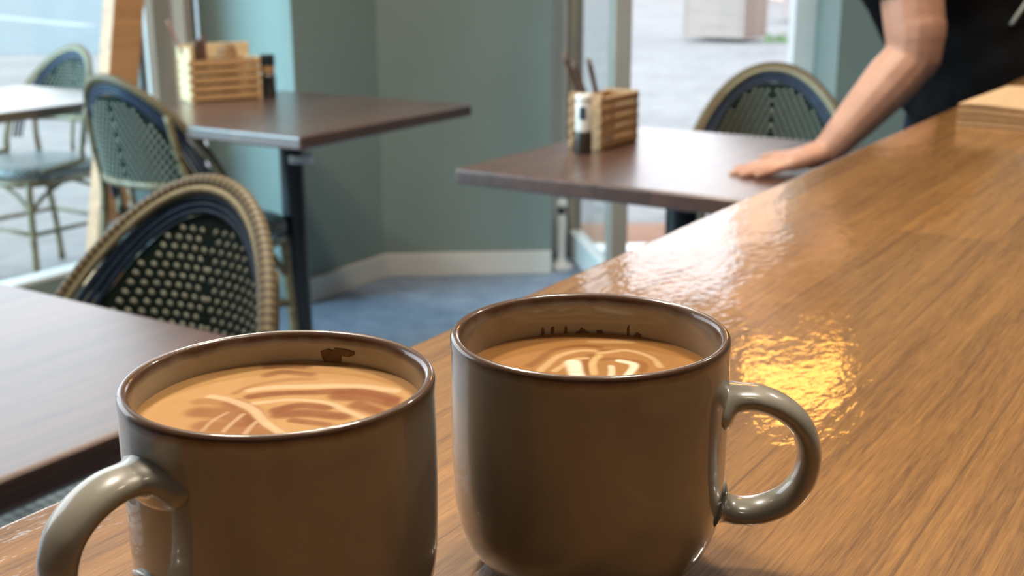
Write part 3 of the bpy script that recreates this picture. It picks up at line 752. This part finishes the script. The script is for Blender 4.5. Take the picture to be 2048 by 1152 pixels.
    # arched braces and stretchers
    F_ = [Vector((-0.182, 0.170, 0)), Vector((0.182, 0.170, 0)), Vector((0.172, -0.180, 0)), Vector((-0.172, -0.180, 0))]
    for i in range(4):
        a, b = F_[i], F_[(i + 1) % 4]; mid = (a + b) / 2
        m = MB()
        m.tube(catmull([a + Z * 0.29, a.lerp(b, 0.16) + Z * 0.345, a.lerp(b, 0.42) + Z * 0.388, ], 6), 0.008, 8)
        m.tube(catmull([b + Z * 0.29, b.lerp(a, 0.16) + Z * 0.345, b.lerp(a, 0.42) + Z * 0.388, ], 6), 0.008, 8)
        m.build('brace', M_CANE, t, smooth=True, attr=True)
        m = MB(); m.tube([a + Z * 0.215, b + Z * 0.215], 0.0085, 8); m.build('stretcher', M_CANE, t, smooth=True, attr=True)
    return t
def face(dirv): return math.atan2(dirv.y, dirv.x) - PI / 2     # local +Y faces dirv
YP = 0.23                                                      # hoop peak lies 0.23 behind the origin
def put(t, peak, d, z=0.0):
    t.location = (peak[0] + d.x * YP, peak[1] + d.y * YP, z); t.rotation_euler = (0, 0, face(d))
ch = make_chair('woven bistro chair tucked behind the nearest table, cream and dark green back', None)
chs = [ch] + [copy_tree(ch) for _ in range(3)]
put(chs[0], (-0.388, 1.535), -U)
put(chs[1], (-0.985, 2.91), U); chs[1]['label'] = 'woven bistro chair seen from behind, facing the table against the green walls'
put(chs[2], (0.690, 3.16), Vector((math.cos(math.radians(258)), math.sin(math.radians(258)), 0))); chs[2]['label'] = 'woven bistro chair behind the table in front of the doorway'
put(chs[3], (-1.66, 4.62), -U, GZ - 0.03); chs[3]['label'] = 'hazy woven bistro chair outside the window at the far left'

# ------------------------------------------------------------------ cutlery caddies
def make_caddy(label, loc, rz, L_, D_, hs, hb, pale, arch=False):
    t = thing('cutlery_caddy', label, 'caddy', loc, rz)
    mat_e = M_PINE if pale else M_CADDY
    m = MB(); m.box((0.004, D_ / 2, hb / 2), (0.008, D_, hb)); m.build('end_panel', mat_e, t, bevel=0.002)
    m = MB(); m.box((L_ - 0.004, D_ / 2, hs / 2), (0.008, D_, hs)); m.build('end_panel', mat_e, t, bevel=0.002)
    for yy in (0.005, D_ - 0.005):
        m = MB(); n_ = 5; p = hs / n_
        for i in range(n_): m.box((L_ / 2, yy, p * (i + .5)), (L_ - 0.004 + 0.012, 0.010, p * 0.70))
        m.build('slatted_side', M_CADDY, t, bevel=0.002)
    m = MB(); m.box((L_ / 2, D_ / 2, 0.005), (L_ - 0.017, D_ - 0.021, 0.008)); m.build('floor_board', M_CADDY, t)
    m = MB(); m.box((L_ * .42, D_ / 2, hs * .5), (0.006, D_ - 0.021, hs * .86)); m.build('divider', M_CADDY, t)
    return t
TZ = 0.74
def cutlery(label, cat, nm, base, top, mat, hw, grp):
    """one utensil standing handle up, base -> top in world space"""
    b, tp = Vector(base), Vector(top); t = bpy.data.objects.new(nm, None); C.objects.link(t); t.empty_display_size = 0.02; tag(t, label, cat, grp)
    t.location = b; d = tp - b; L_ = d.length; t.rotation_mode = 'QUATERNION'; t.rotation_quaternion = d.to_track_quat('Z', 'Y')
    m = MB(); m.tube([(0, 0, L_ * .42), (0, 0, L_ * .55), (0, 0, L_ * .9), (0, 0, L_)], [hw * .55, hw * .8, hw, hw * .7], 10, rb=0.6); m.build('handle', mat, t, smooth=True)
    m = MB()
    if nm == 'table_knife': m.tube([(0, 0, 0), (0, 0, L_ * .1), (0, 0, L_ * .43)], [0.004, 0.009, 0.008], 8, rb=0.15); m.build('blade', M_STEEL, t, smooth=True)
    else:
        m.tube([(0, 0, L_ * .2), (0, 0, L_ * .43)], [0.006, 0.003], 8, rb=0.5)
        for k in (-1.5, -.5, .5, 1.5): m.tube([(k * .0045, 0, 0), (k * .0045, 0, L_ * .2)], [0.0012, 0.0018], 6)
        m.build('tines', M_STEEL, t, smooth=True)
    return t
M_DKWOOD = wood('dark_handle_wood', (0.045, 0.022, 0.014), (0.13, 0.065, 0.04), planks=False, rough=0.4)
M_RED = simple('red_brown_handle', (0.28, 0.11, 0.07), 0.4, 0.1, 60)
# right caddy: narrow end towards the camera
cR = Vector((0.188, 2.474, TZ)); axR = U
cadR = make_caddy('brown slatted wooden cutlery caddy on the table in front of the doorway', cR, AU, 0.165, 0.078, 0.112, 0.118, False)
def inR(a, b, z): return cR + U * a + V * b + Z * z
G2 = 'utensils standing in the right caddy'
cutlery('dark wooden handled knife leaning left in the right caddy, tallest of them', 'knife', 'table_knife', inR(.035, .030, .012), Vector((.110, 2.535, .938)), M_DKWOOD, .0095, G2)
cutlery('dark handled fork beside the tallest knife in the right caddy', 'fork', 'table_fork', inR(.045, .020, .012), Vector((.128, 2.520, .922)), M_DKWOOD, .0095, G2)
cutlery('dark handled fork standing most upright in the right caddy', 'fork', 'table_fork', inR(.058, .018, .012), Vector((.163, 2.545, .925)), M_DKWOOD, .009, G2)
m = MB(); m.tube([inR(-.004, .0, .022) + V * .002 + Vector((0.006 * math.cos(a), 0, 0.006 * math.sin(a))) - U * 0 for a in [2 * PI * i / 16 for i in range(16)]], .0013, 6, closed=True)
# small metal ring hanging on the caddy's slats
M_SALT = simple('salt_jar_white', (0.78, 0.77, 0.72), 0.25, 0.05, 60)
rg = MB(); rc = Vector((0.032, -0.0035, 0.024)); rg.tube([rc + Vector((0.0065 * math.cos(2 * PI * i / 16), 0, 0.0065 * math.sin(2 * PI * i / 16))) for i in range(16)], .0013, 6, closed=True)
o = rg.build('metal_ring', M_STEEL, cadR, smooth=True)
def grinder(label, loc, h, r, top_mat, base_mat, clear=False):
    t = thing('pepper_grinder', label, 'grinder', loc, 0)
    m = MB(); m.lathe([(r * .94, 0), (r, .002), (r, h * .36), (r * .93, h * .385)], 28, capt=True); m.build('base', base_mat, t, smooth=True, auto=40)
    m = MB(); m.lathe([(r * .86, h * .385), (r * .88, h * .40), (r * .86, h * .86), (r * .80, h * .88)], 28, capt=True); m.build('jar', top_mat, t, smooth=True, auto=40)
    m = MB(); m.lathe([(r * .88, h * .88), (r * .92, h * .89), (r * .9, h * .98), (r * .8, h)], 28, capt=True); m.build('cap', M_SALT if not clear else base_mat, t, smooth=True, auto=40)
    return t
gR = grinder('white topped grinder with a dark base standing before the right caddy', (0.1475, 2.445, TZ), 0.122, 0.0185, M_SALT, simple('dark_grinder', (0.035, 0.025, 0.018), 0.35, 0.2, 50))
m = MB(); lb = Vector((0.0, 0.0, 0.0))
vs = []
for z in (0.072, 0.098):
    for i in range(7):
        a = math.radians(-125 + 9 * i); vs.append((0.0170 * math.cos(a), 0.0170 * math.sin(a), z))
m.add(vs, [(i, i + 1, 8 + i, 7 + i) for i in range(6)]); lbo = m.build('label_patch', simple('label_blue_black', (0.04, 0.06, 0.09), 0.4, 0.1, 50), gR); lbo['label'] = 'dark printed patch on the white jar'
# middle caddy: broad slatted side to the camera
cM = Vector((-0.888, 3.335, TZ)); axM = Vector((0.83, 0.56, 0)).normalized(); AM = math.atan2(axM.y, axM.x)
cadM = make_caddy('pale slatted wooden cutlery caddy on the table against the green walls', cM, AM, 0.205, 0.105, 0.118, 0.150, True)
m = MB()
m.box((0.115, 0.112, 0.078), (0.205, 0.008, 0.152)); m.build('back_panel', M_PINE, cadM, bevel=0.002)
nM = Vector((-axM.y, axM.x, 0))
def inM(a, b, z): return cM + axM * a + nM * b + Z * z
G3 = 'utensils standing in the middle caddy'
cutlery('reddish handled knife leaning far left in the pale caddy', 'knife', 'table_knife', inM(.045, .05, .012), inM(-.035, .06, .225), M_RED, .006, G3)
cutlery('dark handled fork in the pale caddy, right of the reddish knife', 'fork', 'table_fork', inM(.040, .040, .012), inM(.040, .050, .170), M_DKWOOD, .011, G3)
cutlery('dark handled knife in the pale caddy, crossing the dark fork', 'knife', 'table_knife', inM(.052, .030, .012), inM(.058, .050, .182), M_DKWOOD, .010, G3)
m = MB(); m.tube([inM(.105, .030, .070), inM(.105, .090, .070)], .001, 4)
nap = thing('napkin_roll', 'rolled brown napkin with rounded top sitting in the pale caddy', 'napkin', inM(.128, .052, .0095), AM)
m = MB(); m.tube([(-.0, 0, 0), (0, 0, .122), (0, 0, .138), (0, 0, .146)], [.028, .028, .023, .010], 20); m.build('roll', simple('brown_napkin', (0.26, 0.135, 0.06), 0.8, 0.15, 80), nap, smooth=True)
m = MB(); m.tube([(0, 0, .108), (0, 0, .118)], .0290, 20); m.build('napkin_band', M_CADDY, nap, smooth=True, auto=40)
M_SAUCE = simple('dark_sauce_glass', (0.02, 0.018, 0.016), 0.12, 0.2, 30, coat=0.6)
sb_ = thing('sauce_bottle', 'dark sauce bottle with black cap at the right end of the pale caddy', 'bottle', inM(.236, .020, 0), AM)
m = MB(); m.lathe([(.019, 0), (.021, .003), (.021, .058), (.017, .066)], 24, capt=True); m.build('bottle', M_SAUCE, sb_, smooth=True, auto=40)
m = MB(); m.lathe([(.0172, .066), (.019, .068), (.020, .090)], 24, capt=True); m.build('label_band', M_CADDY, sb_, smooth=True, auto=40)
m = MB(); m.lathe([(.021, .090), (.021, .118), (.018, .121)], 24, capt=True); m.build('cap', M_BLACK, sb_, smooth=True, auto=40)

# ------------------------------------------------------------------ leaning board at the window, white stand in the doorway
bt = Vector((-1.265, 3.47, 0)); tpz = Vector((-0.985, 3.66, 2.05))
d_ = (tpz - bt); lb_ = thing('wooden_board', 'tall honey coloured wooden board leaning by the left window', 'board', bt, AU)
m = MB(); dl = Matrix.Rotation(-AU, 3, 'Z') @ d_; q = [Vector((0, 0, 0)), dl]
w1, t1 = Vector((0.055, 0, 0)), Vector((0, 0.026, 0))
vs = [p + sx_ * w1 + sy * t1 for p in q for sx_ in (-1, 1) for sy in (-1, 1)]
m.add(vs, [(0, 1, 3, 2), (4, 6, 7, 5), (0, 4, 5, 1), (2, 3, 7, 6), (0, 2, 6, 4), (1, 5, 7, 3)]); m.build('plank', M_POST, lb_, bevel=0.004)
ws = thing('door_stand', 'slim white stand with round flared foot on the floor at the door frame', 'stand', (0.185, 4.33, 0), 0)
m = MB(); m.lathe([(.046, 0), (.047, .006), (.040, .014), (.020, .024), (.0155, .04)], 28, capt=True); m.build('foot', M_WHITE, ws, smooth=True, auto=50)
m = MB(); m.lathe([(.0155, .04), (.0165, .12), (.0175, .18), (.013, .205)], 24, capt=True); m.build('post', M_WHITE, ws, smooth=True, auto=50)
m = MB(); m.lathe([(.012, .205), (.0125, .235)], 18, capt=True); m.build('neck', M_BLACK, ws, smooth=True, auto=50)
m = MB(); m.lathe([(.019, .235), (.021, .242), (.018, .256), (.008, .262)], 20, capt=True); m.build('cap', M_WHITE, ws, smooth=True, auto=50)

# ------------------------------------------------------------------ lamps
M_AMBER = emissive('amber_glow', (1.0, 0.44, 0.08), 8.0)
M_FILL_LENS = emissive('fill_lens', (1.0, 0.86, 0.66), 6.0)
pl = thing('pendant_lamp', 'amber glass pendant lamp hanging over the table by the doorway', 'lamp', (0.70, 2.78, 0), 0)
PZ = 1.705
m = MB(); m.ball((0, 0, PZ), 0.122, 24, 16, (1, 1, 0.9)); m.build('glass_shade', M_AMBER, pl, smooth=True)
m = MB(); m.lathe([(0.03, PZ + .085), (0.03, PZ + .13), (0.008, PZ + .15)], 20, capt=True); m.build('lamp_holder', M_BLACK, pl, smooth=True, auto=40)
m = MB(); m.tube([(0, 0, PZ + .149), (0, 0, H - 0.02)], 0.003, 6); m.build('cord', M_BLACK, pl)
m = MB(); m.lathe([(0.05, H - 0.025), (0.05, H)], 24, capt=True); m.build('ceiling_rose', M_BLACK, pl)
def fill_light(x, y, watt, col=(1.0, 0.84, 0.62), label='', size=0.3):  # added ceiling lamps, out of view, to brighten the interior
    t = thing('fill_light', label, 'lamp', (x, y, H), 0, 'added round fill lights at the ceiling')
    m = MB(); m.lathe([(0.085, -0.012), (0.10, -0.010), (0.10, 0.0)], 28, capt=True); m.build('trim_ring', M_WHITE, t, smooth=True, auto=40)
    m = MB(); m.lathe([(0.080, -0.016), (0.082, -0.0125)], 28, capt=True); m.build('lens', M_FILL_LENS, t)
    ld_ = bpy.data.lights.new('fill_area_light', 'AREA'); ld_.shape = 'DISK'; ld_.size = size; ld_.energy = watt; ld_.color = col
    lo = bpy.data.objects.new('fill_area_light', ld_); C.objects.link(lo); lo.parent = t; lo.location = (0, 0, -0.03)
fill_light(0.40, 0.95, 20, (1.0, 0.89, 0.72), label='added ceiling fill light over the bar top')
fill_light(-0.30, 2.2, 30, (1.0, 0.90, 0.75), label='added ceiling fill light between the tables')
fill_light(-0.62, 1.15, 30, (1.0, 0.90, 0.75), label='added ceiling fill light over the nearest table')
fill_light(1.55, 2.1, 14, (1.0, 0.90, 0.75), label='added ceiling fill light near the doorway')
fill_light(0.35, 0.25, 1.2, label='added ceiling fill light above the mugs')

# ------------------------------------------------------------------ person
M_SKIN = NT('skin'); 
ns = M_SKIN.noise(M_SKIN.mapping(), 18, 4); c = M_SKIN.ramp(ns, [(0.3, (0.42, 0.205, 0.135)), (0.7, (0.56, 0.30, 0.205))])
M_SKIN.set(Base_Color=c, Roughness=0.5, Subsurface_Weight=0.08, Subsurface_Scale=0.01); M_SKIN = M_SKIN.m
M_TEE = simple('black_cotton', (0.006, 0.006, 0.007), 0.9, 0.3, 30, 0.3, 300, Specular_IOR_Level=0.08)
M_JEAN = simple('navy_denim', (0.012, 0.018, 0.036), 0.9, 0.3, 60, 0.3, 500, Specular_IOR_Level=0.1)
M_SHOE = simple('black_shoe', (0.015, 0.015, 0.015), 0.5, 0.2, 60)
M_HAIR = simple('sandy_hair', (0.30, 0.165, 0.085), 0.6, 0.3, 200, 0.5, 300)
per = thing('person', 'person in black t-shirt and dark jeans leaning with one hand on the table', 'person', (0.93, 2.46, 0), 0)
O_ = Vector((0.93, 2.46, 0))
def remesh(o, vox, it=6):
    r = o.modifiers.new('remesh', 'REMESH'); r.mode = 'VOXEL'; r.voxel_size = vox; r.use_smooth_shade = True
    s_ = o.modifiers.new('smooth', 'SMOOTH'); s_.factor = 0.5; s_.iterations = it
J = dict(pel=(0.935, 2.46, 0.905), waist=(0.872, 2.445, 1.03), chest=(0.775, 2.425, 1.18), neck=(0.665, 2.42, 1.315), head=(0.605, 2.415, 1.395),
         shl=(0.712, 2.265, 1.215), elb=(0.738, 2.215, 0.955), wrl=(0.583, 2.190, 0.782), shr=(0.715, 2.58, 1.225), elr=(0.90, 2.735, 1.08), wrr=(0.985, 2.63, 0.925),
         hpl=(0.930, 2.385, 0.88), knl=(0.895, 2.375, 0.48), anl=(0.945, 2.385, 0.085), hpr=(0.955, 2.54, 0.88), knr=(0.915, 2.60, 0.48), anr=(0.98, 2.63, 0.085))
J = {k: Vector(v) - O_ for k, v in J.items()}
b = MB()
b.cone(J['pel'], .125, J['waist'], .115); b.cone(J['waist'], .112, J['chest'], .135); b.cone(J['chest'], .12, J['neck'] - Vector((0, 0, .05)), .07)
b.cone(J['shl'], .055, J['shr'], .055); b.cone(J['neck'] - Z * .05, .056, J['head'], .055)
hd = J['head'] + Vector((-.02, -.005, .035))
b.ball(hd, .10, 24, 16, (0.98, 0.78, 1.16)); b.ball(hd + Vector((-.045, 0, -.065)), .055, 16, 10, (1, .95, .9))
b.cone(hd + Vector((-.095, 0, .005)), .009, hd + Vector((-.118, 0, -.028)), .014); b.ball(hd + Vector((-.100, 0, -.066)), .02, 12, 8, (.6, 1.1, .5))
b.cone(hd + Vector((-.085, -.045, .02)), .012, hd + Vector((-.085, .045, .02)), .012)
for s_ in (-1, 1): b.ball(hd + Vector((.01, s_ * .078, -.01)), .030, 12, 8, (.7, .3, 1.1)); b.ball(hd + Vector((-.080, s_ * .036, -.035)), .024, 10, 8)
# left arm (camera side), flesh of forearm slightly bulged
b.cone(J['shl'], .060, J['elb'] + Z * .04, .054); b.cone(J['elb'] + Z * .05, .054, J['elb'], .050)
fa = J['wrl'] - J['elb']
b.cone(J['elb'] + fa * .02, .048, J['elb'] + fa * .25, .050); b.cone(J['elb'] + fa * .25, .050, J['elb'] + fa * .62, .040); b.cone(J['elb'] + fa * .62, .040, J['wrl'], .028)
b.cone(J['shr'], .055, J['elr'], .046); b.cone(J['elr'], .046, J['elr'].lerp(J['wrr'], .3), .047); b.cone(J['elr'].lerp(J['wrr'], .3), .045, J['wrr'], .028)
for s_ in 'lr':
    b.cone(J['hp' + s_], .092, J['kn' + s_], .060); b.cone(J['kn' + s_], .058, J['kn' + s_].lerp(J['an' + s_], .3), .060); b.cone(J['kn' + s_].lerp(J['an' + s_], .3), .058, J['an' + s_], .040)
    b.cone(J['an' + s_] - Z * .03, .04, J['an' + s_] + Vector((-.15, 0, -.05)), .03)
def hand(base, wrist, fd, sd_, curl, palm_dn):
    """fd: finger direction, sd_: towards the thumb side, palm_dn: palm normal"""
    b = MB_HAND
    pc = wrist + fd * .045
    b.cone(wrist, .027, wrist + fd * .03 + palm_dn * .002, .024)
    for k, w in enumerate((-.030, -.010, .010, .030)):
        kn = wrist + fd * (.083 - abs(w - .008) * .22) + sd_ * w + palm_dn * .004
        b.cone(wrist + fd * .018 + sd_ * w * .55, .018, kn, .0135)
    b.cone(wrist + fd * .03 - sd_ * .022, .016, wrist + fd * .075 - sd_ * .026, .013)
    L_ = {-.030: (.030, .020, .018), -.010: (.040, .025, .020), .010: (.044, .028, .021), .030: (.038, .024, .020)}
    for k, w in enumerate((-.030, -.010, .010, .030)):
        kn = wrist + fd * (.083 - abs(w - .008) * .22) + sd_ * w + palm_dn * .004
        spread = (w / .030) * .16; dirf = (fd + sd_ * spread).normalized(); p = kn; ang = 0.0
        for q_, l in enumerate(L_[w]):
            ang += curl[q_]; dd = (dirf * math.cos(ang) + palm_dn * math.sin(ang)).normalized(); r0 = (.0100, .0092, .0084)[q_] * (0.88 if w < -.02 else 1)
            b.cone(p, r0, p + dd * l, r0 * .92); p = p + dd * l
    tb = wrist + fd * .022 + sd_ * .024 + palm_dn * .004
    t1_ = tb + (fd * .55 + sd_ * .80).normalized() * .042 + palm_dn * .003; t2_ = t1_ + (fd * .85 + sd_ * .5).normalized() * .030 ; t3_ = t2_ + (fd * .95 + sd_ * .3).normalized() * .024
    b.cone(tb, .0165, t1_, .0125); b.cone(t1_, .0120, t2_, .0105); b.cone(t2_, .0105, t3_, .009)
MB_HAND = b
wl_ = J['wrl']; fdl = Vector((-0.985, -0.06, -0.165)).normalized(); sdl = Vector((-0.06, 1, 0)).normalized(); pd = fdl.cross(sdl); pd = pd if pd.z < 0 else -pd
hand(None, wl_, fdl, sdl, (0.10, 0.02, -0.10), pd)
wr_ = J['wrr']; fdr = (J['wrr'] - J['elr']).normalized(); sdr = Vector((-.6, -.6, .3)); sdr = (sdr - fdr * sdr.dot(fdr)).normalized(); pd2 = fdr.cross(sdr)
hand(None, wr_, fdr, sdr, (0.35, 0.45, 0.35), pd2)
body = b.build('body', M_SKIN, per, smooth=True); remesh(body, 0.0038, 3)
# t-shirt
b = MB()
b.cone(J['pel'] - Z * .05 + Vector((.02, 0, 0)), .150, J['pel'] + Z * .03, .145, 20, round0=False); b.cone(J['hpl'] + Z * .0 + Vector((.01, .01, 0)), .126, J['hpr'] + Vector((.01, -.01, 0)), .126); b.cone(J['hpl'] - Z * .03, .122, J['hpr'] - Z * .03, .122); b.cone(J['hpl'] + Vector((.0, .02, .02)), .12, J['waist'], .12); b.cone(J['pel'] + Z * .02, .145, J['waist'], .128, 20, round0=False); b.cone(J['waist'], .128, J['chest'], .142, 20); b.cone(J['chest'], .135, J['neck'] + Vector((.075, 0, -.055)), .080, 20)
b.cone(J['shl'] + Vector((.01, .02, 0)), .068, J['shr'] + Vector((.01, -.01, 0)), .066)
b.cone(J['shl'], .070, J['shl'].lerp(J['elb'], .60), .066, 20, round1=False); b.cone(J['shr'], .068, J['shr'].lerp(J['elr'], .55), .064, 20, round1=False)
b.cone(J['chest'] + Vector((-.035, -.035, -.05)), .085, J['waist'] + Vector((-.03, -.01, -.03)), .10)
b.cone(J['chest'] + Vector((.05, .0, .0)), .12, J['pel'] + Vector((.03, .0, .04)), .115)
sh = b.build('t_shirt', M_TEE, per, smooth=True); remesh(sh, 0.008, 4)
b = MB()
b.cone(J['hpl'] + Vector((.01, .02, .0)), .112, J['hpr'] + Vector((.01, -.02, .0)), .112)
for s_ in 'lr':
    b.cone(J['hp' + s_], .106, J['kn' + s_], .075); b.cone(J['kn' + s_], .074, J['an' + s_] + Z * .02, .060, round1=False)
jn = b.build('jeans', M_JEAN, per, smooth=True); remesh(jn, 0.009, 4)
for s_ in 'lr':
    b = MB(); a = J['an' + s_]; a0 = Vector((a.x, a.y, 0))
    b.cone(a0 + Vector((.03, 0, .045)), .043, a0 + Vector((-.17, 0, .036)), .034); b.cone(a0 + Vector((.02, 0, .05)), .042, a0 + Vector((.015, 0, .10)), .046)
    for i in range(1): b.box(a0 + Vector((-.07, 0, .010)), (.28, .085, .020))
    so = b.build('shoe', M_SHOE, per, smooth=True); remesh(so, 0.006, 4)
b = MB(); b.ball(hd + Vector((.018, 0, .022)), .108, 20, 14, (0.98, 0.80, 1.08)); b.ball(hd + Vector((-.03, 0, .085)), .06, 16, 10, (1.1, 1.15, .7)); hr = b.build('hair', M_HAIR, per, smooth=True)
b = MB()
for s_ in (-1, 1): b.ball(hd + Vector((-.083, s_ * .034, .004)), .0135, 12, 8)
b.build('eyes', simple('eye_white', (0.7, 0.7, 0.68), 0.2, 0.02, 20), per, smooth=True)
for s_ in (0,):
    q = J['pel'] + Vector((.03, -.148, .16)); b = MB()
    b.tube(catmull([q + Vector((-.015, .0, -.06)), q + Vector((.02, -.002, .0)), q + Vector((.05, .01, .055)), q + Vector((.075, .03, .02)), q + Vector((.09, .05, -.04))], 6), .0035, 6)
    b.build('apron_tie', simple('pale_cord', (0.40, 0.44, 0.42), 0.7, 0.1, 60), per, smooth=True)
